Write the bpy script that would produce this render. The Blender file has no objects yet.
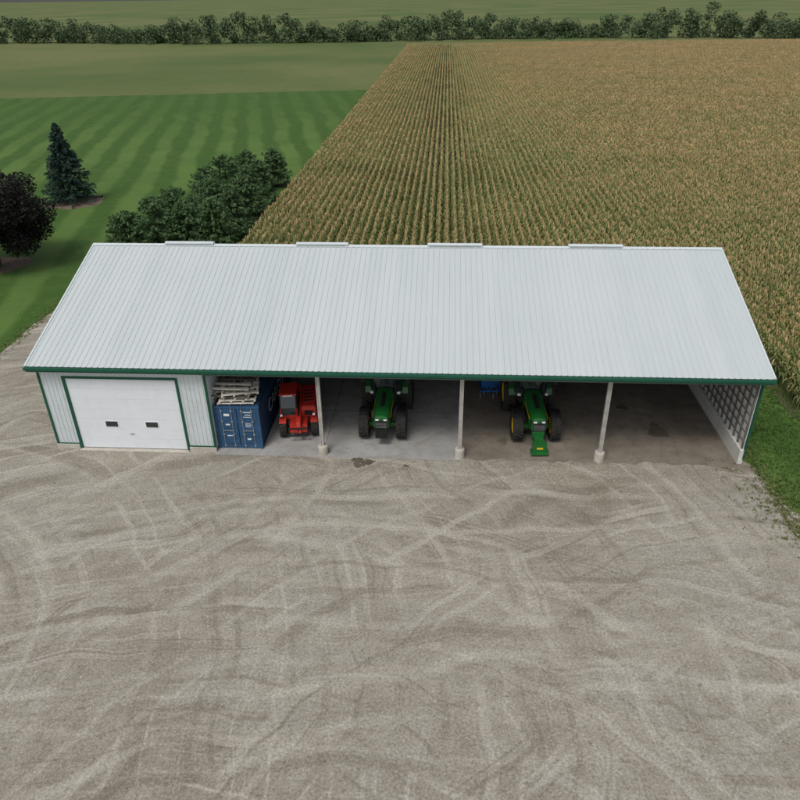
import bpy, math, random
import numpy as np
from mathutils import Vector, Matrix
random.seed(7); rng=np.random.default_rng(7)
S=bpy.context.scene
C=bpy.context.collection

# ------------------------------------------------------------ materials
def newmat(name,rough=.8,metal=0.0,spec=.3):
    m=bpy.data.materials.new(name); m.use_nodes=True
    nt=m.node_tree; b=nt.nodes['Principled BSDF']
    b.inputs['Roughness'].default_value=rough; b.inputs['Metallic'].default_value=metal
    b.inputs['Specular IOR Level'].default_value=spec
    return m,nt,b
class N:
    def __init__(s,nt): s.nt=nt; s.tc=None
    def node(s,t,**k):
        n=s.nt.nodes.new(t)
        for a,v in k.items(): setattr(n,a,v)
        return n
    def co(s):
        if not s.tc: s.tc=s.node('ShaderNodeTexCoord')
        return s.tc.outputs['Object']
    def link(s,a,b): s.nt.links.new(a,b)
    def noise(s,scale,detail=4,rough=.55,vec=None,dist=0):
        n=s.node('ShaderNodeTexNoise'); n.inputs['Scale'].default_value=scale
        n.inputs['Detail'].default_value=detail; n.inputs['Roughness'].default_value=rough
        n.inputs['Distortion'].default_value=dist
        s.link(vec if vec else s.co(),n.inputs['Vector']); return n.outputs['Fac']
    def voro(s,scale,vec=None):
        n=s.node('ShaderNodeTexVoronoi'); n.inputs['Scale'].default_value=scale
        s.link(vec if vec else s.co(),n.inputs['Vector']); return n
    def mapr(s,v,a,b,c=0,d=1,smooth=False):
        n=s.node('ShaderNodeMapRange'); 
        if smooth: n.interpolation_type='SMOOTHSTEP'
        for i,x in zip((1,2,3,4),(a,b,c,d)): n.inputs[i].default_value=x
        s.link(v,n.inputs[0]); return n.outputs[0]
    def math(s,op,a,b=None,c=None):
        n=s.node('ShaderNodeMath',operation=op)
        for i,x in enumerate((a,b,c)):
            if x is None: continue
            if isinstance(x,(int,float)): n.inputs[i].default_value=x
            else: s.link(x,n.inputs[i])
        return n.outputs[0]
    def mix(s,f,a,b,mode='MIX'):
        n=s.node('ShaderNodeMix',data_type='RGBA',blend_type=mode)
        for idx,x in ((0,f),(6,a),(7,b)):
            if isinstance(x,(int,float)): n.inputs[idx].default_value=x
            elif isinstance(x,tuple): n.inputs[idx].default_value=(*x,1) if len(x)==3 else x
            else: s.link(x,n.inputs[idx])
        return n.outputs[2]
    def mapping(s,scale=(1,1,1),rot=(0,0,0),loc=(0,0,0),src=None):
        n=s.node('ShaderNodeMapping'); n.inputs['Scale'].default_value=scale
        n.inputs['Rotation'].default_value=rot; n.inputs['Location'].default_value=loc
        s.link(src if src else s.co(),n.inputs['Vector']); return n.outputs[0]
    def bump(s,h,b,strength=.5,dist=.05):
        n=s.node('ShaderNodeBump'); n.inputs['Strength'].default_value=strength
        n.inputs['Distance'].default_value=dist
        s.link(h,n.inputs['Height']); s.link(n.outputs[0],b.inputs['Normal'])

def simple(name,col,rough=.6,metal=0,var=.15,scale=3.0,spec=.3,dirt=None,bump=0):
    m,nt,b=newmat(name,rough,metal,spec); n=N(nt)
    f=n.noise(scale,4)
    lo=tuple(c*(1-var) for c in col); hi=tuple(min(1,c*(1+var)) for c in col)
    c=n.mix(n.mapr(f,.3,.7),lo,hi)
    if dirt:
        g=n.noise(scale*2.7,5,.65)
        c=n.mix(n.mapr(g,.5,.75,0,.6),c,dirt)
    n.link(c,b.inputs['Base Color'])
    if bump: n.bump(n.noise(scale*10,3),b,bump,.02)
    return m

M={}
M['green_trim']=simple('green_trim_paint',(.012,.085,.05),.45,var=.12,scale=1.5)
M['white_metal']=simple('white_painted_steel',(.56,.61,.62),.45,var=.04,scale=.8,dirt=(.46,.47,.46))
M['white_door']=simple('white_door_paint',(.72,.75,.78),.4,var=.03,scale=.7,dirt=(.64,.65,.66))
M['wood']=simple('weathered_wood',(.15,.135,.11),.85,var=.3,scale=4)
M['post']=simple('grey_post',(.38,.36,.33),.8,var=.2,scale=3)
M['concrete']=simple('concrete',(.46,.43,.37),.9,var=.15,scale=2,dirt=(.27,.24,.19),bump=.2)
M['curb']=simple('light_concrete',(.58,.57,.53),.9,var=.1,scale=2,dirt=(.42,.4,.35),bump=.2)
M['inner']=simple('inner_cladding',(.70,.73,.74),.6,var=.12,scale=.8)
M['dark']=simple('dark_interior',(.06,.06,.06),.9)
M['tyre']=simple('tyre_rubber',(.026,.025,.023),.85,var=.3,scale=6,dirt=(.10,.09,.07))
M['black']=simple('black_plastic',(.018,.018,.018),.5,var=.3)
M['tgreen']=simple('tractor_green_paint',(.012,.115,.022),.3,var=.12,scale=2,spec=.5,dirt=(.03,.10,.035))
M['yellow']=simple('yellow_paint',(.68,.45,.02),.4,var=.1)
M['red']=simple('red_paint',(.55,.035,.02),.35,var=.15,spec=.5,dirt=(.25,.05,.035))
M['cblue']=simple('container_blue_paint',(.028,.085,.175),.55,var=.25,scale=2,dirt=(.05,.075,.11))
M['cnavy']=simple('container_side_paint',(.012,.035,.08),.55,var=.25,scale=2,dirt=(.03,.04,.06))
M['ibue']=simple('implement_blue_paint',(.02,.12,.33),.5)
M['steel']=simple('bare_steel',(.42,.42,.41),.4,metal=.6)
M['lamp']=simple('lamp_lens',(.8,.8,.78),.15)
M['orange']=simple('amber_lens',(.8,.25,.02),.3)
M['cream']=simple('cream_paint',(.70,.66,.57),.6,var=.1,dirt=(.45,.41,.33))
M['white']=simple('white_marking',(.72,.73,.73),.6)
M['bark']=simple('bark',(.09,.065,.045),.95,var=.35,scale=5,bump=.4)
m,nt,b=newmat('cab_glass',.06,0,.8); b.inputs['Base Color'].default_value=(.02,.03,.03,1); M['glass']=m
def leafmat(name,a,bc,c,scale=.6,patch=None):
    m,nt,b=newmat(name,.65,0,.2); n=N(nt)
    f=n.noise(scale,2); g=n.noise(scale*9,1)
    x=n.mix(n.mapr(f,.35,.65),a,bc); x=n.mix(n.mapr(g,.45,.75),x,c)
    if patch:
        ge=n.node('ShaderNodeNewGeometry')
        x=n.mix(n.mapr(n.noise(.045,3,.6,ge.outputs['Position']),.42,.64,0,.6),x,patch)
        x=n.mix(n.mapr(n.noise(.9,1,.6,ge.outputs['Position']),.4,.7,0,.25),x,tuple(q*.55 for q in patch))
    n.link(x,b.inputs['Base Color'])
    return m
M['corn_leaf']=leafmat('corn_leaf',(.155,.21,.06),(.21,.245,.08),(.31,.28,.12),.9,(.14,.20,.058))
M['corn_dry']=leafmat('corn_dry_leaf',(.39,.31,.15),(.45,.35,.18),(.31,.27,.12),.9,(.29,.27,.11))
M['corn_tassel']=leafmat('corn_tassel',(.54,.39,.19),(.62,.46,.24),(.46,.32,.15),.9,(.45,.37,.18))
M['maple_leaf']=leafmat('dark_maple_leaf',(.010,.012,.011),(.02,.02,.016),(.035,.03,.022))
M['spruce']=leafmat('spruce_needles',(.018,.042,.03),(.03,.062,.045),(.05,.09,.07))
M['cedar']=leafmat('pine_foliage',(.050,.100,.035),(.075,.135,.052),(.13,.20,.085),.5)
M['far_leaf']=leafmat('far_foliage',(.05,.08,.035),(.065,.10,.045),(.09,.13,.06),.05)
M['grass_blade']=leafmat('grass_blade',(.05,.11,.02),(.075,.15,.03),(.13,.16,.05),.8)
M['weed']=leafmat('weed_leaf',(.10,.14,.035),(.14,.17,.06),(.24,.22,.1),.8)

# roof metal
m,nt,b=newmat('roof_steel',.45,.0,.35); n=N(nt)
sx=n.node('ShaderNodeSeparateXYZ'); n.link(n.co(),sx.inputs[0])
pan=n.math('FLOOR',n.math('DIVIDE',sx.outputs[0],.9144))
wn=n.node('ShaderNodeTexWhiteNoise',noise_dimensions='1D'); n.link(pan,wn.inputs['W'])
streak=n.noise(1,4,.6,n.mapping((5,.25,.25)))
c=n.mix(n.mapr(wn.outputs['Value'],0,1,0,1),(.465,.51,.512),(.50,.54,.542))
c=n.mix(n.mapr(streak,.45,.8,0,.5),c,(.42,.45,.445))
c=n.mix(n.mapr(n.noise(.12,3),.4,.7,0,.35),c,(.54,.57,.565))
n.link(c,b.inputs['Base Color']); M['roof']=m

# gravel
def arcs_fac(n,arcs,vec):
    tot=None
    for (cx,cy,r,w,s) in arcs:
        d=n.node('ShaderNodeVectorMath',operation='DISTANCE'); n.link(vec,d.inputs[0]); d.inputs[1].default_value=(cx,cy,0)
        a=n.math('ABSOLUTE',n.math('SUBTRACT',d.outputs['Value'],r))
        f=n.mapr(a,w*.2,w,s,0,True)
        tot=f if tot is None else n.math('ADD',tot,f)
    return tot
def rings(n,cx,cy,per,vec,k0,k1,seed):
    """concentric wheel marks around a turning centre, broken up by noise"""
    d=n.node('ShaderNodeVectorMath',operation='DISTANCE'); n.link(vec,d.inputs[0]); d.inputs[1].default_value=(cx,cy,0)
    nn=n.node('ShaderNodeTexNoise',noise_dimensions='1D'); nn.inputs['Scale'].default_value=1.4/per; nn.inputs['Detail'].default_value=3.5; nn.inputs['Roughness'].default_value=.72
    n.link(n.math('ADD',d.outputs['Value'],seed),nn.inputs['W'])
    f=n.mapr(nn.outputs['Fac'],k0,k1,0,1,True)
    mk=n.mapr(n.noise(.15,3,.6,n.mapping(loc=(seed,seed*2,0))),.43,.60,0,1,True)
    return n.math('MULTIPLY',f,mk)
m,nt,b=newmat('gravel',.95,0,.15); n=N(nt)
wv=n.node('ShaderNodeVectorMath',operation='ADD')
nz=n.node('ShaderNodeTexNoise'); nz.inputs['Scale'].default_value=.16; nz.inputs['Detail'].default_value=2.5; n.link(n.co(),nz.inputs['Vector'])
sc=n.node('ShaderNodeVectorMath',operation='SCALE'); sc.inputs['Scale'].default_value=2.8; n.link(nz.outputs['Color'],sc.inputs[0])
n.link(n.co(),wv.inputs[0]); n.link(sc.outputs[0],wv.inputs[1])
warp=wv.outputs[0]
c=n.mix(n.mapr(n.noise(.085,3,.6),.38,.62),(.232,.202,.155),(.295,.272,.228))
c=n.mix(n.mapr(n.noise(.5,5,.7),.42,.68,0,.6),c,(.355,.330,.282))
c=n.mix(n.mapr(n.noise(1.9,5,.75),.5,.7,0,.6),c,(.175,.15,.112))
st=n.noise(1,4,.6,n.mapping((.10,.75,1),(0,0,.20)),1.2)
c=n.mix(n.mapr(st,.5,.68,0,.5),c,(.38,.345,.28))
for (cx,cy,per,sd) in ((-6,-16,1.2,3.1),(14,-30,1.4,17.7),(44,-34,1.3,41.3),(26,-64,1.6,77.9)):
    c=n.mix(n.math('MULTIPLY',rings(n,cx,cy,per,warp,.53,.67,sd),.62),c,(.425,.395,.34))
    c=n.mix(n.math('MULTIPLY',rings(n,cx,cy,per,warp,.46,.35,sd+7),.5),c,(.165,.14,.105))
A=[]
for cx,cy,r,s in [(-6,-15,9.5,.6),(-6,-15,11.4,.6),(14,-24,17,.45),(14,-24,18.9,.45),(4,-2,9,.5),(4,-2,10.9,.5),
                  (30,-48,34,.55),(30,-48,36,.55),(22,-60,47.2,.5),(22,-60,49.1,.5)]:
    A.append((cx+1.4,cy+1.4,r,.34,s))
tr=n.math('MULTIPLY',arcs_fac(n,A,warp),n.mapr(n.noise(.35,3,.6),.38,.62))
c=n.mix(n.math('MINIMUM',tr,.7),c,(.435,.405,.345))
v=n.voro(18); c=n.mix(n.mapr(v.outputs['Distance'],.0,.5,.34,0),c,(.49,.465,.42))
c=n.mix(.7,c,n.mix(n.mapr(n.noise(10,3,.85),.3,.7),(.22,.22,.22),(.78,.78,.78)),'OVERLAY')
c=n.mix(n.mapr(n.noise(3.3,3,.65),.60,.70,0,.45),c,(.125,.108,.08))
n.link(c,b.inputs['Base Color'])
n.bump(n.noise(11,4,.75),b,.65,.06)
M['gravel']=m
def ground_mat(name,a,bb,cc,s1=.3,s2=2,bump=.4):
    m,nt,b=newmat(name,.95,0,.15); n=N(nt)
    c=n.mix(n.mapr(n.noise(s1,4,.6),.35,.65),a,bb)
    c=n.mix(n.mapr(n.noise(s2,5,.7),.48,.72,0,.7),c,cc)
    c=n.mix(.5,c,n.mix(n.mapr(n.noise(14,3,.8),.3,.7),(.35,.35,.35),(.66,.66,.66)),'OVERLAY')
    n.link(c,b.inputs['Base Color'])
    if bump: n.bump(n.noise(12,3,.7),b,bump,.04)
    return m
M['dirt']=ground_mat('dirt_floor',(.17,.145,.115),(.24,.21,.17),(.115,.095,.075),.45,1.6)
M['slab']=ground_mat('concrete_slab',(.29,.285,.27),(.36,.355,.34),(.20,.185,.165),.5,1.2,.08)
M['soil']=ground_mat('field_soil',(.08,.07,.04),(.11,.095,.055),(.06,.075,.03),.5,3,0)
M['mulch']=ground_mat('mulch',(.12,.085,.06),(.16,.12,.09),(.25,.22,.18),1,4)
M['stain']=ground_mat('oil_stain',(.10,.085,.06),(.15,.13,.095),(.06,.05,.035),1,5)
# lawn
m,nt,b=newmat('lawn',.9,0,.15); n=N(nt)
mp=n.mapping((1,1,1),(0,0,math.radians(-14)))
sx=n.node('ShaderNodeSeparateXYZ'); n.link(mp,sx.inputs[0])
w=n.math('SINE',n.math('ADD',n.math('MULTIPLY',sx.outputs[0],1.25),n.mapr(n.noise(.07,3),0,1,-2.2,2.2)))
sf=n.math('MULTIPLY',n.mapr(w,-.6,.6,0,1,True),n.mapr(sx.outputs[1],90,140,1,.3))
c=n.mix(sf,(.046,.100,.018),(.092,.160,.036))
c=n.mix(n.mapr(n.noise(.10,4),.4,.68,0,.5),c,(.046,.092,.020))
c=n.mix(n.mapr(n.noise(.6,5,.7),.48,.75,0,.5),c,(.11,.15,.042))
c=n.mix(.6,c,n.mix(n.mapr(n.noise(7,3,.8),.3,.7),(.28,.28,.28),(.72,.72,.72)),'OVERLAY')
n.link(c,b.inputs['Base Color']); n.bump(n.noise(7,4,.8),b,.6,.06); M['lawn']=m
# far land
m,nt,b=newmat('farmland',.95,0,.1); n=N(nt)
c=n.mix(n.mapr(n.noise(.008,3),.4,.6),(.085,.125,.04),(.15,.16,.065))
c=n.mix(n.mapr(n.noise(.3,4,.7),.4,.7,0,.4),c,(.07,.10,.03))
n.link(c,b.inputs['Base Color']); M['farm']=m

# ------------------------------------------------------------ mesh builder
class MB:
    def __init__(s): s.v=[];s.f=[];s.m=[];s.mats=[]
    def mi(s,k):
        if k not in s.mats: s.mats.append(k)
        return s.mats.index(k)
    def add(s,vs,fs,mat):
        o=len(s.v); s.v+= [tuple(x) for x in vs]; i=s.mi(mat)
        for f in fs: s.f.append([a+o for a in f]); s.m.append(i)
    def box(s,c,d,mat,rot=None,taper=None):
        vs=[]
        for z in (-.5,.5):
            for x,y in ((-.5,-.5),(.5,-.5),(.5,.5),(-.5,.5)):
                t=taper if (taper and z>0) else (1,1)
                p=Vector((x*d[0]*t[0],y*d[1]*t[1],z*d[2]))
                if rot: p=Matrix.Rotation(rot[0],3,'X')@p; p=Matrix.Rotation(rot[1],3,'Y')@p; p=Matrix.Rotation(rot[2],3,'Z')@p
                vs.append(p+Vector(c))
        s.add(vs,[(3,2,1,0),(4,5,6,7),(0,1,5,4),(1,2,6,5),(2,3,7,6),(3,0,4,7)],mat)
    def bb(s,x0,x1,y0,y1,z0,z1,mat): s.box(((x0+x1)/2,(y0+y1)/2,(z0+z1)/2),(x1-x0,y1-y0,z1-z0),mat)
    def prism_x(s,poly,x0,x1,mat):
        n=len(poly); vs=[(x0,y,z) for y,z in poly]+[(x1,y,z) for y,z in poly]
        fs=[tuple(range(n))[::-1],tuple(range(n,2*n))]+[(i,(i+1)%n,n+(i+1)%n,n+i) for i in range(n)]
        s.add(vs,fs,mat)
    def loft(s,rings,mat,cap=True):
        n=len(rings[0]); vs=[p for r in rings for p in r]; fs=[]
        for k in range(len(rings)-1):
            for i in range(n): fs.append((k*n+i,k*n+(i+1)%n,(k+1)*n+(i+1)%n,(k+1)*n+i))
        if cap: fs.append(tuple(range(n))[::-1]); fs.append(tuple(range((len(rings)-1)*n,len(rings)*n)))
        s.add(vs,fs,mat)
    def tube(s,p0,p1,r0,r1,mat,seg=10):
        p0=Vector(p0);p1=Vector(p1); d=(p1-p0).normalized(); a=d.orthogonal().normalized(); b=d.cross(a)
        s.loft([[p+ (a*math.cos(t)+b*math.sin(t))*r for t in [2*math.pi*i/seg for i in range(seg)]] for p,r in ((p0,r0),(p1,r1))],mat)
    def lathe_x(s,c,prof,mat,seg=36):
        rings=[[(c[0]+a,c[1]+r*math.cos(t),c[2]+r*math.sin(t)) for t in [2*math.pi*i/seg for i in range(seg)]] for a,r in prof]
        s.loft(rings,mat)
    def obj(s,name,parent=None,bevel=0,smooth=False,loc=None):
        me=bpy.data.meshes.new(name); me.from_pydata(s.v,[],s.f)
        for k in s.mats: me.materials.append(M[k])
        me.polygons.foreach_set('material_index',s.m)
        me.validate(); 
        import bmesh
        bm=bmesh.new(); bm.from_mesh(me); bmesh.ops.recalc_face_normals(bm,faces=bm.faces); bm.to_mesh(me); bm.free()
        o=bpy.data.objects.new(name,me); C.objects.link(o)
        if parent: o.parent=parent
        if loc: o.location=loc
        if smooth:
            me.polygons.foreach_set('use_smooth',[True]*len(me.polygons))
            try: me.set_sharp_from_angle(angle=math.radians(35))
            except Exception: pass
        if bevel:
            bv=o.modifiers.new('bevel','BEVEL'); bv.width=bevel; bv.segments=2; bv.limit_method='ANGLE'; bv.angle_limit=math.radians(40)
        return o
def empty(name,loc=(0,0,0),rot=0,sc=1):
    o=bpy.data.objects.new(name,None); C.objects.link(o); o.location=loc; o.rotation_euler[2]=rot; o.empty_display_size=.3; o.scale=(sc,sc,sc); return o
def rawmesh(name,v,f,mats,mi=None,parent=None,loc=None):
    me=bpy.data.meshes.new(name); me.from_pydata([tuple(x) for x in v],[],f)
    for k in mats: me.materials.append(M[k])
    if mi is not None: me.polygons.foreach_set('material_index',mi)
    o=bpy.data.objects.new(name,me); C.objects.link(o)
    if parent: o.parent=parent
    if loc: o.location=loc
    return o

# ------------------------------------------------------------ grounds
def sheet(name,poly,z,mat,parent=None):
    return rawmesh(name,[(x,y,z) for x,y in poly],[tuple(range(len(poly)))],[mat],parent=parent)
def wob(pts,step=.5,amp=.25,seed=0):
    r=random.Random(seed); out=[]
    for i in range(len(pts)):
        a=Vector(pts[i]);b=Vector(pts[(i+1)%len(pts)]); L=(b-a).length; k=max(1,min(200,int(L/step)))
        nrm=Vector((-(b-a).y,(b-a).x)).normalized()
        ph=[r.uniform(0,6) for _ in range(3)]
        for j in range(k):
            s=L*j/k; w=(math.sin(s*.7+ph[0])*.5+math.sin(s*1.9+ph[1])*.3+r.uniform(-.5,.5))*amp if j else 0
            p=a+(b-a)*(j/k)+nrm*w; out.append((p.x,p.y))
    return out
sheet('farmland_ground',[(-15000,-300),(15000,-300),(15000,25000),(-15000,25000)],0,'farm')
sheet('lawn',wob([(-120,-60),(60,-60),(60,6),(52,24),(2,24.5),(2.3,26),(2.3,170),(-120,150)],1,.3,3),.004,'lawn')
sheet('gravel_yard',wob([(-10.2,-60),(47,-60),(47,-6.5),(39,-5.6),(37.4,-3.5),(36.9,0),(36.4,1.0),(36.4,22.5),(-9.8,22.5),(-10,10)],.4,.22,5),.008,'gravel')

# ------------------------------------------------------------ building
W=36.5; D=9.43; HE=5.2; HR=8.5; FE=-.4
shed=empty('open_front_machine_shed')
def ribbed(name,L,rows,sp,dep,mapf,mat,parent,rw=.05,phase=0.0):
    us=[];u=phase
    while u<L-1e-6:
        for du,h in ((0,0),(sp*.5-rw*.9,0),(sp*.5-rw*.45,dep),(sp*.5+rw*.45,dep),(sp*.5+rw*.9,0)):
            if u+du<L: us.append((u+du,h))
        u+=sp
    us.append((L,0))
    v=[];f=[];n=len(us)
    for t in rows:
        for u,h in us: v.append(mapf(u,t,h))
    for k in range(len(rows)-1):
        for i in range(n-1): f.append((k*n+i,k*n+i+1,(k+1)*n+i+1,(k+1)*n+i))
    return rawmesh(name,v,f,[mat],parent=parent)
sl=(HR-HE)/(D-FE); nrm=Vector((0,-sl,1)).normalized()
def mf(u,t,h):
    y=FE+(D-FE)*t; z=HE+(HR-HE)*t
    return (-.3+u, y+nrm.y*h, z+nrm.z*h)
def mb_(u,t,h):
    y=D+(D-FE)*t; z=HR-(HR-HE)*t
    return (-.3+u, y-nrm.y*h, z+nrm.z*h)
ribbed('roof_front_slope',W+.6,[0,1],.3048,.026,mf,'roof',shed,.05)
ribbed('roof_rear_slope',W+.6,[0,1],.3048,.026,mb_,'roof',shed,.05)
b_=MB()
for sgn in (1,-1):
    y0=FE if sgn==1 else 2*D-FE
    b_.prism_x([(y0,HE-.01),(D,HR-.01),(D,HR-.09),(y0,HE-.09)],-.28,W+.28,'dark')
b_.obj('roof_deck',shed)
b_=MB()
for sgn in (1,-1):
    b_.prism_x([(D,HR+.05),(D-sgn*.2,HR+.04-.2*sl),(D-sgn*.2,HR+.026-.2*sl),(D,HR+.026)],-.32,W+.32,'white_metal')
b_.obj('ridge_cap',shed)
b_=MB()
for x0,x1 in ((4.15,7.1),(12.1,15.2),(19.9,23.1),(28.1,31.2)):
    b_.prism_x([(D-.2,HR-.02),(D+.2,HR-.02),(D+.2,HR+.10),(D+.23,HR+.12),(D,HR+.18),(D-.23,HR+.12),(D-.2,HR+.10)],x0,x1,'white_metal')
    b_.bb(x0+.1,x1-.1,D-.206,D+.206,HR+.03,HR+.075,'steel')
b_.obj('ridge_vents',shed)
b_=MB()
b_.bb(-.32,W+.32,FE-.03,FE+.0,HE-.30,HE-.02,'green_trim')
b_.bb(-.34,W+.34,FE-.15,FE-.03,HE-.17,HE-.03,'green_trim')
b_.bb(-.30,W+.30,2*D-FE,2*D-FE+.03,HE-.30,HE-.02,'green_trim')
for x0,x1 in ((-.335,-.30),(W+.30,W+.335)):
    b_.prism_x([(FE-.03,HE-.25),(FE-.03,HE-.02),(D,HR-.0),(D,HR-.25)],x0,x1,'green_trim')
    b_.prism_x([(D,HR-.25),(D,HR-.0),(2*D-FE,HE-.02),(2*D-FE,HE-.25)],x0,x1,'green_trim')
b_.obj('green_fascia_and_gutter',shed,.006)
b_=MB()
for x0,x1 in ((-.35,-.26),(W+.26,W+.35)):
    b_.prism_x([(FE,HE+.0),(FE,HE+.045),(D,HR+.045),(D,HR+.0)],x0,x1,'white_metal')
    b_.prism_x([(D,HR+.0),(D,HR+.045),(2*D-FE,HE+.045),(2*D-FE,HE)],x0,x1,'white_metal')
b_.bb(-.3,W+.3,FE+.0,-.0,HE-.32,HE-.29,'white_metal')
b_.obj('rake_caps_and_soffit',shed)
XP=8.75; DX0,DX1,DZ=1.35,7.2,4.35
def wall(name,x0,x1,z0,z1,y=0.0,mat='white_metal'):
    return ribbed(name,x1-x0,[0,1],.2286,.025,lambda u,t,h:(x0+u,y-h,z0+(z1-z0)*t),mat,shed,.04)
wall('front_wall_left',0,DX0-.12,.32,4.92); wall('front_wall_right',DX1+.12,XP,.32,4.92); wall('front_wall_header',DX0-.12,DX1+.12,DZ+.12,4.92)
def wally(name,x,y0,y1,z0,z1,sgn,mat='white_metal',top=None):
    def f(u,t,h):
        zt=z1 if not top else top(y0+u)
        return (x+sgn*h,y0+u,z0+(zt-z0)*t)
    return ribbed(name,y1-y0,[0,1],.2286,.025,f,mat,shed,.04)
gt=lambda y: (HE-.12)+ (HR-HE)*(1-abs(y-D)/(D-FE))+.0
wally('left_gable_wall',0,0,2*D,.3,5,-1,top=gt)
wally('right_gable_wall',W,0,2*D,.3,5,1,top=gt)
wally('partition_wall',XP,.05,2*D,.1,5,1,top=gt)
ribbed('rear_wall',W,[0,1],.2286,.025,lambda u,t,h:(u,2*D+h,.3+4.6*t),'white_metal',shed,.04)
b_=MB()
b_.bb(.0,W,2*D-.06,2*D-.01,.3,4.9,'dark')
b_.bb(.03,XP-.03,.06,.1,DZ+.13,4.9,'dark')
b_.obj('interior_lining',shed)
b_=MB()
t=.13
b_.bb(-.05,.09,-.05,.02,.3,4.9,'green_trim'); b_.bb(-.05,-.03,.02,.12,.3,4.9,'green_trim')
b_.bb(XP-.06,XP+.05,-.05,.05,.05,4.9,'green_trim')
b_.bb(DX0-t,DX0,-.06,.06,.02,DZ+t,'green_trim'); b_.bb(DX1,DX1+t,-.06,.06,.02,DZ+t,'green_trim'); b_.bb(DX0,DX1,-.058,.06,DZ,DZ+t,'green_trim')
b_.bb(W-.02,W+.06,-.06,.12,.3,4.9,'green_trim')
b_.bb(-.02,DX0-t,-.045,-.0,.28,.34,'green_trim'); b_.bb(DX1+t,XP-.06,-.045,0,.28,.34,'green_trim')
b_.obj('green_wall_trim',shed,.005)
b_=MB()
b_.bb(-.08,DX0-t-.005,-.09,.12,-.1,.28,'concrete'); b_.bb(DX1+t+.005,XP+.06,-.09,.045,-.1,.26,'concrete')
b_.bb(-.08,.1,.12,2*D,-.1,.3,'concrete'); b_.bb(W-.22,W+.04,-.02,2*D,-.1,.85,'curb')
b_.bb(.1,W-.2,2*D-.3,2*D-.06,-.1,.3,'concrete'); b_.bb(DX0-.1,DX1+.1,-.25,.3,-.1,.03,'concrete')
b_.obj('concrete_foundation',shed,.015)
b_=MB()
nsec=7; hs=(DZ-.06)/nsec
for i in range(nsec):
    z0=.05+i*hs
    b_.bb(DX0+.004,DX1-.004,.03,.08,z0+.004,z0+hs-.004,'white_door')
b_.bb(DX0+.004,DX1-.004,.05,.09,.04,DZ-.01,'steel')
b_.bb(DX0+.01,DX1-.01,.02,.07,.028,.055,'black')
for x0 in (2.95,5.15):
    z0=.05+2*hs+.15
    b_.bb(x0-.04,x0+.69,.015,.031,z0-.04,z0+.36,'white_door'); b_.bb(x0,x0+.65,.005,.016,z0,z0+.32,'glass')
b_.box((4.27,-.0,1.0),(.2,.05,.04),'steel')
b_.obj('overhead_garage_door',shed,.006)
b_=MB()
for i,px in enumerate((14.6,21.9,29.2)):
    b_.bb(px-.10,px-.035,-.1,.1,.55,4.85,'post'); b_.bb(px+.035,px+.10,-.1,.1,.55,4.85,'post'); b_.bb(px-.034,px+.034,-.08,.08,.55,4.85,'post')
    rings_=[[(px+r*math.cos(a),r*math.sin(a),z) for a in [2*math.pi*k/20 for k in range(20)]] for r,z in ((.27,-.1),(.26,.5),(.23,.56))]
    b_.loft(rings_,'concrete')
b_.bb(XP+.06,W-.1,.05,.10,4.6,4.88,'dark'); b_.bb(XP+.06,W-.1,-.05,.04,4.8,4.88,'dark')
b_.obj('posts_and_header_beam',shed,.008)
b_=MB()
b_.bb(W-.05,W-.02,.1,2*D-.1,.85,4.85,'inner')
yy=.15
while yy<2*D-.3:
    b_.bb(W-.14,W-.052,yy-.04,yy+.04,.85,4.8,'wood'); yy+=.62
for z in (1.35,1.85,2.35,2.85,3.35,3.85,4.35):
    b_.bb(W-.17,W-.14,.1,2*D-.2,z-.035,z+.035,'wood')
b_.obj('right_wall_framing',shed)
b_=MB()
for k in range(1,15):
    x=k*2.44
    b_.bb(x-.03,x+.03,.1,2*D-.1,4.75,4.9,'wood')
    for q in (3,6,9.4,12.8,15.8):
        b_.tube((x,q,4.85),(x,q+(1.4 if q<D else -1.4),HR-.15-abs(q+1.4-D)*sl),.04,.04,'wood',4)
b_.obj('roof_trusses',shed)
sheet('concrete_floor',[(XP+.02,-.35),(21.95,-.35),(21.95,2*D-.1),(XP+.02,2*D-.1)],.016,'slab',shed)
rd=random.Random(12)
edge=[]; off=0
for i in range(72):
    off=off*.7+rd.uniform(-.12,.12); edge.append((21.96+.2*i,-.2+off))
sheet('dirt_floor',[(21.96,2*D-.1)]+edge+[(W-.23,-.05),(W-.23,2*D-.1)],.012,'dirt',shed)
b_=MB()
b_.bb(14.588,14.612,.3,2*D-.2,.0165,.019,'dark')
for y in (4.5,9): b_.bb(XP+.1,21.9,y-.012,y+.012,.0165,.019,'dark')
b_.obj('floor_joints',shed)
def blob(name,cx,cy,rx,ry,z,mat,seed):
    r=random.Random(seed); pts=[]
    for i in range(40):
        a=2*math.pi*i/40; k=1+.25*math.sin(3*a+seed)+r.uniform(-.15,.15); pts.append((cx+rx*k*math.cos(a),cy+ry*k*math.sin(a)))
    return sheet(name,pts,z,mat)
blob('mud_patch',16.75,-.75,.55,.42,.020,'stain',1); blob('mud_patch',19.1,-.95,.16,.1,.020,'stain',2)
blob('oil_stain',33.0,3.0,.5,.7,.020,'stain',3); blob('oil_stain',31.6,5.6,.3,.3,.020,'stain',4); blob('oil_stain',24.3,1.6,.25,.3,.020,'stain',5)

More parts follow.
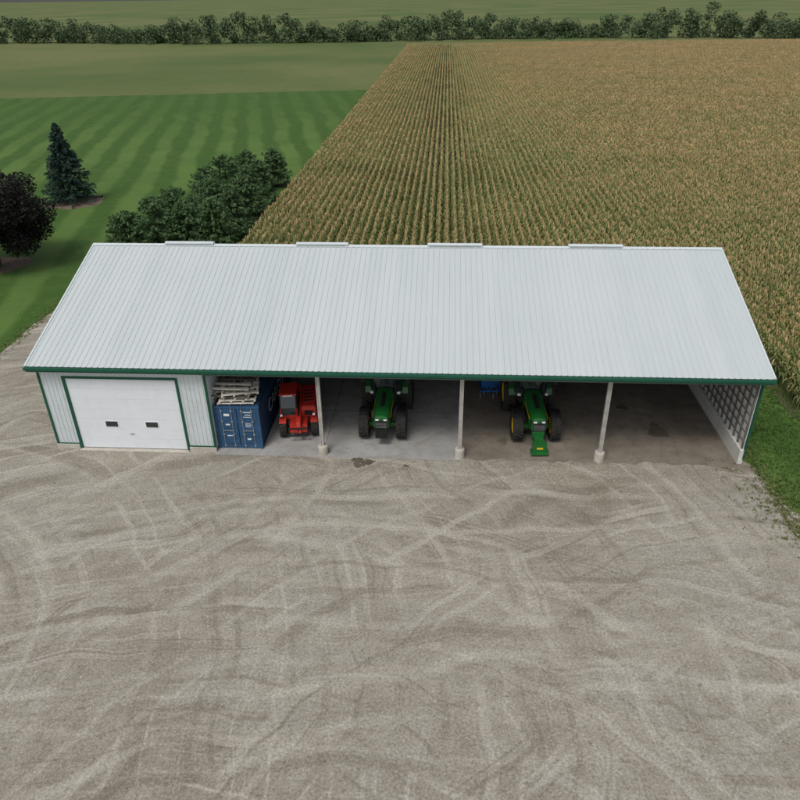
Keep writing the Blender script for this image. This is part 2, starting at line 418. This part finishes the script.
# ------------------------------------------------------------ wheels
def wheel(b,c,R,w,rr,rim,lug=True,seg=40):
    h=w/2
    b.lathe_x(c,[(-h*.55,rr),(-h*.8,rr+.03),(-h,R*.80),(-h*.93,R*.93),(-h*.75,R*.965),(h*.75,R*.965),(h*.93,R*.93),(h,R*.80),(h*.8,rr+.03),(h*.55,rr)],'tyre',seg)
    for s in (-1,1):
        b.lathe_x(c,[(s*h*.56,rr*.99),(s*h*.70,rr*1.02),(s*h*.66,rr*.93),(s*h*.28,rr*.80),(s*h*.22,rr*.35),(s*h*.45,rr*.3),(s*h*.47,.02)],rim,28)
    if lug:
        k=int(2*math.pi*R/.24)
        for i in range(k):
            a=2*math.pi*i/k
            for s in (-1,1):
                aa=a+(math.pi/k if s>0 else 0)
                p=Vector((c[0]+s*h*.48,c[1]+math.cos(aa)*R*.985,c[2]+math.sin(aa)*R*.985))
                e=Vector((0,math.cos(aa),math.sin(aa))); tt=Vector((0,-math.sin(aa),math.cos(aa))); xx=Vector((1,0,0))
                d1=(xx*s+tt*.6).normalized()*h*.55; d2=(tt-xx*s*.6).normalized()*.03; d3=e*.035
                vs=[p+a1*d1+a2*d2+a3*d3 for a3 in (-1,1) for a1,a2 in ((-1,-1),(1,-1),(1,1),(-1,1))]
                b.add(vs,[(3,2,1,0),(4,5,6,7),(0,1,5,4),(1,2,6,5),(2,3,7,6),(3,0,4,7)],'tyre')

def tractor(loc,rot,front_weight):
    T=empty('farm_tractor',loc,rot,1.1)
    b=MB()
    for s in (-1,1): wheel(b,(s*.93,0,.74),.74,.50,.42,'yellow')
    b.obj('front_wheels',T,smooth=True)
    b=MB()
    for s in (-1,1): wheel(b,(s*1.02,2.95,1.0),1.0,.62,.55,'yellow')
    b.obj('rear_wheels',T,smooth=True)
    b=MB()
    b.bb(-.75,.75,-.12,.12,.6,.82,'tgreen'); b.bb(-.28,.28,-.6,3.3,.55,1.05,'black'); b.bb(-.8,.8,2.75,3.15,.85,1.15,'tgreen')
    b.bb(-.3,.3,-.95,-.55,.6,.95,'tgreen')
    b.obj('chassis_and_axles',T,.03)
    b=MB()
    def ring(y,w,z0,z1,rw):
        pts=[]
        pts+= [(-w,y,z0),(-w*1.04,y,z0+(z1-z0)*.55),(-w*.93,y,z1-rw*.6),(-w*.72,y,z1-.1*rw),(-w*.35,y,z1+.02),(0,y,z1+.035),(w*.35,y,z1+.02),(w*.72,y,z1-.1*rw),(w*.93,y,z1-rw*.6),(w*1.04,y,z0+(z1-z0)*.55),(w,y,z0)]
        return pts
    b.loft([ring(-.92,.30,1.0,1.50,.14),ring(-.86,.36,.98,1.62,.16),ring(-.6,.40,.96,1.72,.18),ring(.3,.43,.98,1.86,.2),ring(1.35,.47,1.0,1.98,.2)],'tgreen')
    b.obj('engine_hood',T,smooth=True)
    b=MB()
    b.bb(-.29,.29,-.97,-.9,.98,1.42,'black')
    for z in (1.05,1.13,1.21,1.29): b.bb(-.27,.27,-.985,-.97,z,z+.012,'steel')
    for s in (-1,1):
        b.box((s*.2,-.945,1.47),(.16,.06,.07),'lamp'); b.box((s*.36,-.82,1.36),(.05,.14,.3),'black')
        b.box((s*.445,.1,1.55),(.015,1.5,.07),'yellow',(math.radians(5),0,0)); b.box((s*.45,.3,1.25),(.02,1.3,.32),'black')
    b.box((0,.35,1.905),(.22,1.2,.02),'black',(math.radians(6.5),0,0))
    b.tube((.52,1.3,1.2),(.52,1.3,2.9),.055,.055,'black'); b.tube((.52,1.3,1.6),(.52,1.3,2.3),.1,.1,'black')
    b.tube((.52,1.3,2.9),(.52,1.38,3.0),.05,.05,'black')
    b.tube((-.54,1.3,1.4),(-.54,1.3,2.1),.08,.08,'black')
    b.obj('grille_lamps_and_exhaust',T,.006)
    b=MB()
    cb=[(-.62,1.42),(.62,1.42),(.8,2.0),(.8,3.0),(-.8,3.0),(-.8,2.0)]
    def cr(z,k): return [(x*k,1.42+(y-1.42)*k+ (1-k)*.7,z) for x,y in cb]
    b.loft([cr(1.15,.92),cr(1.75,1.0),cr(2.8,.95)],'glass')
    b.obj('cab_glass',T)
    b=MB()
    L0,L1,L2=cr(1.15,.93),cr(1.75,1.012),cr(2.82,.96)
    for i in range(6):
        b.tube(L0[i],L1[i],.045,.04,'black',6); b.tube(L1[i],L2[i],.04,.035,'black',6)
        b.tube(L1[i],L1[(i+1)%6],.03,.03,'tgreen',6)
    for s in (-1,1):
        b.tube((s*.75,1.6,2.6),(s*1.12,1.45,2.62),.015,.015,'black',6); b.box((s*1.14,1.45,2.4),(.2,.04,.36),'black')
        b.box((s*.86,1.9,.75),(.35,.5,.04),'black'); b.box((s*.86,1.9,.45),(.35,.4,.04),'black'); b.box((s*.72,1.9,.7),(.03,.5,.8),'black')
        b.box((s*.66,1.32,1.75),(.22,.1,.12),'lamp')
    b.tube((.25,1.38,2.05),(-.1,1.36,2.6),.012,.012,'black',4)
    b.box((0,2.35,1.55),(.5,.5,.8),'black')
    b.obj('cab_frame_mirrors_steps',T,.008)
    b=MB()
    b.loft([[(x*k,2.22+(y)*k2,z) for x,y in ((-.62,-.95),(.62,-.95),(.85,-.6),(.9,.9),(-.9,.9),(-.85,-.6))] for z,k,k2 in ((2.8,.97,.97),(2.86,1.0,1.0),(2.98,.98,.98),(3.06,.86,.86))],'tgreen')
    for x in (-.55,-.35,.35,.55): b.box((x,1.25,2.86),(.14,.08,.09),'lamp')
    for s in (-1,1): b.tube((s*.62,1.75,3.0),(s*.62,1.75,3.16),.05,.05,'orange',10)
    b.lathe_x((0,2.3,3.05),[(-.12,.02),(-.1,.12),(.1,.12),(.12,.02)],'yellow',14)
    b.obj('cab_roof',T,.03)
    b=MB()
    for s in (-1,1):
        pts=[]
        for i in range(9):
            a=math.radians(20+i*17); pts.append((2.95-math.cos(a)*1.12,1.0+math.sin(a)*1.12))
        inn=[(2.95+(y-2.95)*.96,1.0+(z-1.0)*.96) for y,z in pts][::-1]
        x0,x1=sorted((s*.66,s*1.12)); b.prism_x(pts+inn,x0,x1,'tgreen')
        pts=[(-math.cos(a)*.82,.74+math.sin(a)*.82) for a in [math.radians(60+i*13) for i in range(8)]]
        inn=[(y*.96,.74+(z-.74)*.96) for y,z in pts][::-1]
        x0,x1=sorted((s*.72,s*1.15)); b.prism_x(pts+inn,x0,x1,'black')
    b.obj('fenders',T,.01)
    b=MB()
    if front_weight:
        b.bb(-.34,.34,-1.6,-1.3,.12,.62,'tgreen'); b.bb(-.22,.22,-1.3,-.95,.5,.7,'tgreen'); b.bb(-.42,.42,-1.75,-1.3,.1,.2,'tgreen')
        for s in (-1,1): b.tube((s*.2,-1.3,.35),(s*.2,-.9,.6),.04,.04,'black',8)
        b.box((0,-1.61,.4),(.3,.02,.1),'yellow')
    else:
        for k in range(7): b.bb(-.29+k*.085,-.215+k*.085,-1.12,-.93,.5,.95,'black')
    b.obj('front_weights',T,.015)
    return T
tractor((17.7,1.95,.018),math.radians(-1),False)
tractor((26.05,2.05,.014),math.radians(3),True)

# ------------------------------------------------------------ telehandler
R=empty('red_telehandler',(13.0,1.85,.018),math.radians(8),1.08)
b=MB()
for s in (-1,1):
    for y in (0,2.2): wheel(b,(s*.80,y,.48),.48,.36,.22,'red',True,28)
b.obj('wheels',R,smooth=True)
b=MB()
b.bb(-.45,.45,-.45,2.9,.38,.85,'red'); b.bb(-.56,.56,.5,2.9,.45,.85,'red'); b.bb(-.62,.62,-.08,.08,.38,.54,'black'); b.bb(-.62,.62,2.1,2.3,.38,.54,'black')
b.loft([[(x,y,z) for x,y in ((x0,y0),(x1,y0),(x1,2.75),(x0,2.75))] for z,x0,x1,y0 in ((.85,.12,.9,.35),(1.25,.12,.9,.35),(1.4,.18,.82,.5))],'red')
b.bb(.3,.75,.33,.36,.95,1.2,'black')
for k in range(4): b.bb(.25,.78,1.0+k*.35,1.12+k*.35,1.395,1.415,'black')
for s in (-1,1):
    for y in (0,2.2):
        pts=[(y-math.cos(a)*.56,.48+math.sin(a)*.56) for a in [math.radians(50+i*13) for i in range(8)]]
        inn=[(y+(q-y)*.94,.48+(z-.48)*.94) for q,z in pts][::-1]
        x0,x1=sorted((s*.62,s*.98)); b.prism_x(pts+inn,x0,x1,'red')
b.obj('body_hood_fenders',R,.02)
b=MB()
b.loft([[(x,y,z) for x,y in ((-.92,y0),(-.1,y0),(-.1,1.75),(-.92,1.75))] for z,y0 in ((.85,.25),(1.4,.32),(2.0,.62))],'glass')
for x in (-.92,-.1):
    b.tube((x,.25,.85),(x,.32,1.4),.04,.04,'red',6); b.tube((x,.32,1.4),(x,.62,2.0),.04,.04,'black',6); b.tube((x,1.75,.85),(x,1.75,2.0),.04,.04,'black',6)
b.bb(-.93,-.09,.22,.3,.8,1.02,'red')
b.box((-.51,1.2,2.05),(.9,1.3,.08),'red'); b.box((-.5,.55,2.0),(.5,.06,.06),'lamp')
b.obj('cab',R,.012)
b=MB()
b.box((0.02,.9,1.3),(.24,3.0,.26),'red',(math.radians(9),0,0)); b.box((.02,-.6,.82),(.2,.26,.6),'red',(math.radians(-15),0,0))
b.box((.02,.7,1.46),(.08,2.0,.06),'black',(math.radians(9),0,0))
b.box((0,-.78,.42),(1.0,.06,.08),'black'); b.box((0,-.78,.82),(1.0,.06,.08),'black')
for s in (-.46,0,.46): b.box((s,-.78,.62),(.06,.07,.5),'black')
b.tube((.02,-.1,.8),(.02,.9,1.1),.05,.05,'steel',8)
for s in (-.85,.8): b.box((s,-.12,1.25),(.12,.08,.1),'lamp'); b.tube((s,-.05,.95),(s,-.08,1.2),.02,.02,'black',6)
b.obj('boom_and_carriage',R,.012)

# ------------------------------------------------------------ container
K=empty('shipping_container',(10.05,.3,.02))
b=MB(); w=1.22; L=12.1; H=2.62
for x in (-w,w-.12):
    for y in (0,L-.12): b.bb(x,x+.12,y,y+.12,.1,H-.1,'cblue')
    b.bb(x+.01,x+.11,.1,L-.1,.02,.17,'cnavy'); b.bb(x+.02,x+.1,.1,L-.1,H-.14,H-.02,'cnavy')
    for y in (-.01,L-.16):
        for z in (0,H-.12): b.bb(x-.008,x+.128,y,y+.17,z,z+.12,'cblue')
b.bb(-w+.1,w-.1,.01,.11,.02,.16,'cblue'); b.bb(-w+.1,w-.1,.01,.11,H-.15,H-.02,'cblue')
b.obj('container_frame',K,.01)
def corr(u0,u1,f0,f1,mat,name,depth=.036,sp=.28):
    v=[];fa=[];us=[];u=u0
    while u<u1-.01:
        for du,h in ((0,0),(.07,0),(.14,depth),(.21,depth)): 
            if u+du<u1: us.append((u+du,h))
        u+=sp
    us.append((u1,0))
    for u,h in us: v.append(f0(u,h)); v.append(f1(u,h))
    for i in range(len(us)-1): fa.append((2*i,2*i+2,2*i+3,2*i+1))
    return rawmesh(name,v,fa,[mat],parent=K)
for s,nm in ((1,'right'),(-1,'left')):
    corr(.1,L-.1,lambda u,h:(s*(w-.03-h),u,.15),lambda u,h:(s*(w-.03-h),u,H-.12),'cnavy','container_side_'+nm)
corr(.05,L-.05,lambda u,h:(-w+.05,u,H-.03-h*.6),lambda u,h:(w-.05,u,H-.03-h*.6),'cblue','container_top')
corr(-w+.1,w-.1,lambda u,h:(u,L-.05,.15),lambda u,h:(u,L-.05,H-.12),'cblue','container_rear')
b=MB()
for s in (-1,1):
    x0,x1=sorted((s*.02,s*1.09))
    b.bb(x0,x1,.03,.08,.17,H-.16,'cblue')
    for z in (.3,.78,1.26,1.74,2.22): b.bb(x0+.06,x1-.06,.012,.03,z,z+.2,'cblue')
    for xx in (.28,.82):
        b.tube((s*xx,-.02,.08),(s*xx,-.02,H-.07),.018,.018,'steel',8)
        for z in (.2,.9,1.7,2.35): b.box((s*xx,.0,z),(.1,.05,.07),'steel')
        b.box((s*(xx-.13 if xx>.5 else xx+.13),-.03,1.15),(.3,.02,.04),'steel')
for x,z,a,c in ((.55,2.28,.4,.05),(.6,2.12,.32,.035),(.55,1.98,.42,.035),(.55,1.6,.3,.03),(.58,1.5,.36,.03),(.55,1.4,.3,.03),(-.55,2.1,.3,.14),(-.55,1.5,.22,.08),(-.5,.8,.3,.05),(.52,.6,.2,.1)):
    b.box((x,.008,z),(a,.006,c),'white')
b.obj('container_doors',K,.004)
def text(s,size,loc,rot,parent,mat,name):
    cu=bpy.data.curves.new(name,'FONT'); cu.body=s; cu.size=size; cu.extrude=.002
    cu.materials.append(M[mat]); o=bpy.data.objects.new(name,cu); C.objects.link(o); o.parent=parent; o.location=loc; o.rotation_euler=rot
    return o
text('CARGO',1.1,(w-.012,2.0,1.0),(math.radians(90),0,math.radians(90)),K,'white','container_lettering')
P=empty('stacked_pallet_racks',(9.95,1.45,2.64),math.radians(4),1.02)
b=MB()
for k,(dz,dx,rz,tl) in enumerate(((0,0,0,0),(.2,.06,.06,.02),(.42,-.12,-.14,.05),(.66,.14,.18,.12),(.92,-.05,-.09,.08))):
    def B(cx,cy,cz,a,bb_,c):
        p=Matrix.Rotation(rz,3,'Z')@Vector((cx,cy,cz)); p=Matrix.Rotation(tl,3,'X')@p
        b.box(p+Vector((dx,0,dz)),(a,bb_,c),'cream' if (k+int(cy*3))%4 else 'wood',(tl,0,rz))
    for y in (-.9,-.45,0,.45,.9): B(0,y,.1,1.9,.17,.035)
    for x in (-.9,-.3,.3,.9): B(x,0,.045,.1,2.0,.07)
b.obj('pallet_boards',P,.004)
b=MB(); b.box((-.1,2.6,.3),(1.7,1.6,.6),'cream'); b.box((.0,2.5,.68),(1.2,1.0,.14),'wood'); b.obj('wrapped_bundle',P,.05)

# ------------------------------------------------------------ implement (blue)
I=empty('cultivator_implement',(24.05,6.3,.014),.05,.72)
b=MB()
for y in (0,.7,1.4): b.box((0,y,.75),(2.4,.14,.14),'ibue')
for x in (-1.1,-.4,.4,1.1): b.box((x,.7,.76),(.12,1.7,.16),'ibue')
for k in range(7):
    x=-1.1+k*.36; y=(k%3)*.7
    b.tube((x,y,.72),(x,y+.2,.4),.03,.03,'black',6); b.tube((x,y+.2,.4),(x,y-.05,.02),.03,.02,'steel',6)
b.tube((0,-.1,1.4),(-.4,0,.8),.05,.05,'ibue',6); b.tube((0,-.1,1.4),(.4,0,.8),.05,.05,'ibue',6); b.box((0,.9,1.2),(1.9,.8,.75),'ibue',None,(1.15,1.15))
b.box((0,.9,1.6),(2.1,.9,.05),'black')
b.obj('cultivator_frame',I,.01)
b=MB()
for s in (-1.0,1.0): wheel(b,(s,1.7,.35),.35,.2,.2,'ibue',False,24)
b.obj('cultivator_wheels',I,smooth=True)

# ------------------------------------------------------------ corn
corn=empty('corn_field')
RS=.76
def corn_chunk(name,rows,length,sp,nl,lw,seed,segs):
    r=np.random.default_rng(seed); v=[];f=[];mi=[]
    def quad(a,b,c,d,m): 
        o=len(v); v.extend((a,b,c,d)); f.append((o,o+1,o+2,o+3)); mi.append(m)
    P_=[(0,0,1),(.45,.22,1.0),(.85,.10,.75),(1,-.16,.12)] if segs==3 else [(0,0,.9),(.5,.2,1.0),(1,-.1,.3)]
    for i in range(rows):
        x0=(i+.5)*RS; y=r.uniform(0,sp)
        rowh=r.uniform(-.06,.06)
        while y<length:
            if r.random()<.05: y+=sp; continue
            x=x0+r.normal(0,.03); h=2.25+rowh+r.normal(0,.14)
            quad((x-.014,y,0),(x+.014,y,0),(x+.014,y,h),(x-.014,y,h),0)
            az=r.uniform(0,math.pi)
            for k in range(nl):
                z=.7+(h-.75)*(k+.5)/nl+r.normal(0,.04); a=az+(k%2)*math.pi+r.normal(0,.35)
                ca,sa=math.cos(a),math.sin(a); L=r.uniform(.32,.50)*(1 if k<nl-2 else .75); w=lw*r.uniform(.7,1.15)/2
                m=2 if (k<nl*.35 and r.random()<.5) or r.random()<.08 else 0
                px,py=-sa*w,ca*w; zz=L/.4
                for (a0,z0,s0),(a1,z1,s1) in zip(P_[:-1],P_[1:]):
                    a0*=L;a1*=L;z0*=zz;z1*=zz
                    quad((x+ca*a0+px*s0,y+sa*a0+py*s0,z+z0),(x+ca*a0-px*s0,y+sa*a0-py*s0,z+z0),(x+ca*a1-px*s1,y+sa*a1-py*s1,z+z1),(x+ca*a1+px*s1,y+sa*a1+py*s1,z+z1),m)
            for k in range(4):
                a=r.uniform(0,6.28); e=r.uniform(.04,.17) if k else 0; hh=r.uniform(.2,.36); w=.5*lw*.42
                ca,sa=math.cos(a),math.sin(a)
                quad((x-sa*w,y+ca*w,h-.05),(x+sa*w,y-ca*w,h-.05),(x+ca*e+sa*w,y+sa*e-ca*w,h+hh),(x+ca*e-sa*w,y+sa*e+ca*w,h+hh),1)
            y+=sp*r.uniform(.8,1.2)
    me=bpy.data.meshes.new(name); me.from_pydata(v,[],f)
    for k in ('corn_leaf','corn_tassel','corn_dry'): me.materials.append(M[k])
    me.polygons.foreach_set('material_index',mi); return me
CW=8*RS
near=[corn_chunk('corn_rows_near',8,6,.2,7,.11,s,3) for s in range(4)]
far=[corn_chunk('corn_rows_far',8,12,.42,4,.24,10+s,2) for s in range(3)]
ne=[corn_chunk('corn_rows_edge_near',3,6,.2,7,.11,30,3)]; fe=[corn_chunk('corn_rows_edge_far',3,12,.42,4,.24,31,2)]
x_or=41.3; cnt=0
for k in range(-7,30):
    x0=x_or+k*CW; cw=CW; sn,sf_=near,far
    if k==-7: x0=x_or-6*CW-3*RS; cw=3*RS; sn,sf_=ne,fe
    y=5.2 if k>=0 else 24.2
    while y<330:
        isnear=(y<66)
        ln=6 if isnear else 12
        if x0<26+ (y+36)*.72 and not (k<0 and y<30-ln):
            o=bpy.data.objects.new('corn_rows',random.choice(sn if isnear else sf_)); C.objects.link(o); o.parent=corn
            if random.random()<.5: o.location=(x0,y,0)
            else: o.location=(x0+cw,y+ln,0); o.rotation_euler[2]=math.pi
            o.scale[2]=random.uniform(.96,1.05)
            cnt+=1
        y+=ln
XL=x_or-6*CW-3*RS-.2
sheet('field_soil',[(XL,23.6),(x_or-.2,23.6),(x_or-.2,4.8),(290,4.8),(290,335),(XL,335)],.012,'soil',corn)

# ------------------------------------------------------------ trees
def leafcloud(r,centers,radii,n,size,flat=.0,squash=.8):
    centers=np.array(centers); radii=np.array(radii)
    w=radii**2; w=w/w.sum()
    idx=r.choice(len(centers),n,p=w)
    d=r.normal(size=(n,3)); d/=np.linalg.norm(d,axis=1)[:,None]; rr=radii[idx]*(r.random(n)**.35)
    p=centers[idx]+d*rr[:,None]*np.array([1,1,squash])
    a=r.normal(size=(n,3)); a/=np.linalg.norm(a,axis=1)[:,None]; b2=np.cross(a,r.normal(size=(n,3))); b2/=np.linalg.norm(b2,axis=1)[:,None]
    s=(size*r.uniform(.6,1.3,n))[:,None]
    V=np.stack([p-a*s,p+b2*s*.45,p+a*s,p-b2*s*.45],1).reshape(-1,3)
    return V.tolist(),np.arange(4*n).reshape(-1,4).tolist()
def broadleaf(name,loc,h,rad,mat,seed,n=14000):
    r=np.random.default_rng(seed); T=empty(name,loc)
    b=MB(); tp=h*.25
    b.tube((0,0,-.1),(0,0,tp),.26,.18,'bark'); b.tube((0,0,tp),(.1,.05,h*.8),.18,.05,'bark')
    cs=[];rs=[]
    for i in range(60):
        a=r.uniform(0,6.28); zz=r.uniform(.16,.95); prof=math.sin(min(1,(zz-.05)/.5)*math.pi/2) if zz<.62 else math.cos((zz-.62)/.40*math.pi/2*.92)
        q=rad*prof*r.uniform(.4,.92); c=(math.cos(a)*q,math.sin(a)*q,h*zz)
        cs.append(c); rs.append(rad*r.uniform(.14,.30))
        if i%3==0: b.tube((0,0,max(tp,h*zz*.5)),c,.09,.02,'bark',6)
    b.obj('trunk_and_limbs',T)
    v,f=leafcloud(r,cs,rs,n,.17); rawmesh('foliage',v,f,[mat],parent=T)
def conifer(name,loc,h,rad,mat,seed,n=9000,power=1.0,size=.2,droop=.25,base=.06):
    r=np.random.default_rng(seed); T=empty(name,loc)
    b=MB(); b.tube((0,0,-.1),(0,0,h*.96),.16,.02,'bark')
    nb=int(n/45); PP=[];DD=[]
    for i in range(nb):
        t=base+(1-base)*(r.random()**1.15); z=h*t; L=rad*((1-t)**power)*r.uniform(.6,1.15)+.12
        a=r.uniform(0,6.28); ca,sa=math.cos(a),math.sin(a)
        if i%6==0: b.tube((0,0,z),(ca*L*.9,sa*L*.9,z-droop*L),.03,.01,'bark',4)
        s=r.random(45)**.6; q=L*s; side=r.normal(0,1,45)*(.16*L*.5*(1.1-s))+r.normal(0,.07,45)
        PP.append(np.stack([ca*q-sa*side,sa*q+ca*side,z-droop*q+.12*L*s*s+r.normal(0,.08,45)],1))
        DD.append(np.array((ca,sa,-.25))+r.normal(0,.45,(45,3)))
    p=np.concatenate(PP); d=np.concatenate(DD); d/=np.linalg.norm(d,axis=1)[:,None]
    e=np.cross(d,r.normal(size=d.shape)); e/=np.linalg.norm(e,axis=1)[:,None]
    sz=(size*r.uniform(.6,1.2,len(p)))[:,None]
    V=np.stack([p-d*sz,p+e*sz*.3,p+d*sz,p-e*sz*.3],1).reshape(-1,3)
    b.obj('trunk_and_branches',T); rawmesh('needles',V.tolist(),np.arange(len(V)).reshape(-1,4).tolist(),[mat],parent=T)
broadleaf('dark_maple_tree',(-20.2,29.2,0),8.8,6.1,'maple_leaf',3,36000)
conifer('blue_spruce_tree',(-24.3,52.5,0),9.0,3.4,'spruce',4,18000,.8)
sheet('mulch_bed',wob([(-27.5,50),(-23,49),(-20.5,51.5),(-21.5,55),(-26,55.5)],.4,.2,2),.009,'mulch')
sheet('mulch_bed',wob([(-25,27.5),(-19,27),(-17.4,30),(-19,32),(-25,32)],.4,.2,8),.009,'mulch')
for i,(x,y,h,rad) in enumerate([(-9.4,33.5,3.8,2.4),(-7.0,34.6,4.9,2.6),(-4.4,35.5,4.3,2.4),(-1.6,36,4.6,2.3),(-6.4,38.5,4.8,2.6),(-.8,39.5,5.0,2.2),(-3.4,41,5.2,2.6),(-.6,44,5.0,2.3),(-4.8,45,5.6,2.8),(-1.0,48,5.2,2.3),(-4.5,51,5.6,2.8),(-.9,52.5,4.8,2.2),(-3.4,57,5.0,2.6),(-1.2,61,4.6,2.2)]):
    conifer('pine_tree',(x,y,0),h,rad,'cedar',20+i,8500,.42,.19,-.12,.02)
r=np.random.default_rng(5); cs=[];rs=[]
for x in np.arange(-330,430,3.2):
    hh=9+3*math.sin(x*.05)+r.normal(0,1.6)
    for k in range(4):
        cs.append((x+r.normal(0,2),405+r.normal(0,5)+12*math.sin(x*.02),hh*(k+.6)/4)); rs.append(r.uniform(2.5,4))
v,f=leafcloud(r,cs,rs,80000,.75); rawmesh('distant_tree_line',v,f,['far_leaf'])

def tufts(name,pts,mat,hr,seed,blades=7,w=.018):
    r=np.random.default_rng(seed); v=[];f=[]
    for (x,y) in pts:
        for k in range(blades):
            a=r.uniform(0,6.28); h=r.uniform(*hr); l=h*r.uniform(.2,.8); bx=x+r.normal(0,.05); by=y+r.normal(0,.05); ca,sa=math.cos(a),math.sin(a)
            o=len(v); v+= [(bx-sa*w,by+ca*w,0),(bx+sa*w,by-ca*w,0),(bx+ca*l*.4+sa*w*.8,by+sa*l*.4-ca*w*.8,h*.7),(bx+ca*l*.4-sa*w*.8,by+sa*l*.4+ca*w*.8,h*.7),(bx+ca*l,by+sa*l,h)]
            f+= [(o,o+1,o+2,o+3),(o+3,o+2,o+4)]
    return rawmesh(name,v,f,[mat])
pts=[(r.uniform(37.0,46),r.uniform(-6,14)) for _ in range(9000)]
pts=[(x,y) for x,y in pts if not (x<39.2 and y<-4.6-(x-39.2)*.7)]
tufts('lawn_grass_blades',pts,'grass_blade',(.05,.13),1)
pts=[]
for _ in range(900):
    y=r.uniform(-6,18); pts.append((36.9+abs(r.normal(0,.4)),y))
for _ in range(400): pts.append((r.uniform(37,45),-6+r.normal(0,.6)))
for _ in range(260): pts.append((36.9+r.normal(0,.8),r.normal(-3.4,1.8)))
for _ in range(500): pts.append((-10+r.normal(0,.35),r.uniform(0,24)))
tufts('edge_weeds',pts,'weed',(.05,.16),2,6,.018)
b=MB()
for _ in range(900):
    x=r.uniform(-9,37); y=-.45-abs(r.normal(0,1.6)) if r.random()<.6 else r.uniform(-18,-.45); s=r.uniform(.012,.032)
    b.box((x,y,.01+s*.3),(s*2,s*1.6,s*1.2),'concrete',(r.uniform(0,1),r.uniform(0,1),r.uniform(0,3)))
b.obj('loose_stones')

# ------------------------------------------------------------ light
el,az=math.radians(60),math.radians(205)
Wd=bpy.data.worlds.new('World'); S.world=Wd; Wd.use_nodes=True; nt=Wd.node_tree; n=N(nt)
bg=nt.nodes['Background']; sky=nt.nodes.new('ShaderNodeTexSky'); sky.sky_type='NISHITA'; sky.sun_disc=False
sky.sun_elevation=el; sky.sun_rotation=az; sky.dust_density=3; sky.air_density=1
hs=nt.nodes.new('ShaderNodeHueSaturation'); hs.inputs['Saturation'].default_value=.38
nt.links.new(sky.outputs[0],hs.inputs['Color']); nt.links.new(hs.outputs[0],bg.inputs[0]); bg.inputs[1].default_value=.135
sd=bpy.data.lights.new('sun','SUN'); sd.energy=1.5; sd.angle=math.radians(18); sd.color=(1,.97,.92)
so=bpy.data.objects.new('sun',sd); C.objects.link(so)
dirv=Vector((math.sin(az)*math.cos(el),math.cos(az)*math.cos(el),math.sin(el)))
so.rotation_euler=dirv.to_track_quat('Z','Y').to_euler()

# ------------------------------------------------------------ camera
cd=bpy.data.cameras.new('camera'); cam=bpy.data.objects.new('camera',cd); C.objects.link(cam)
pit,yaw,rol=.5237,-.066,-.0133
cyw,syw=math.cos(yaw),math.sin(yaw)
fw=Vector((syw*math.cos(pit),cyw*math.cos(pit),-math.sin(pit))); rr=Vector((cyw,-syw,0)); uu=rr.cross(fw)
r2=math.cos(rol)*rr+math.sin(rol)*uu; u2=-math.sin(rol)*rr+math.cos(rol)*uu
cam.matrix_world=Matrix((( r2.x,u2.x,-fw.x,20.8115),(r2.y,u2.y,-fw.y,-30.8037),(r2.z,u2.z,-fw.z,21.2568),(0,0,0,1)))
cd.sensor_width=36; cd.lens=36*698.58/800; cd.clip_end=30000; cd.clip_start=.1
S.camera=cam
S.view_settings.view_transform='Standard'; S.view_settings.look='None'; S.view_settings.exposure=0; S.view_settings.gamma=1
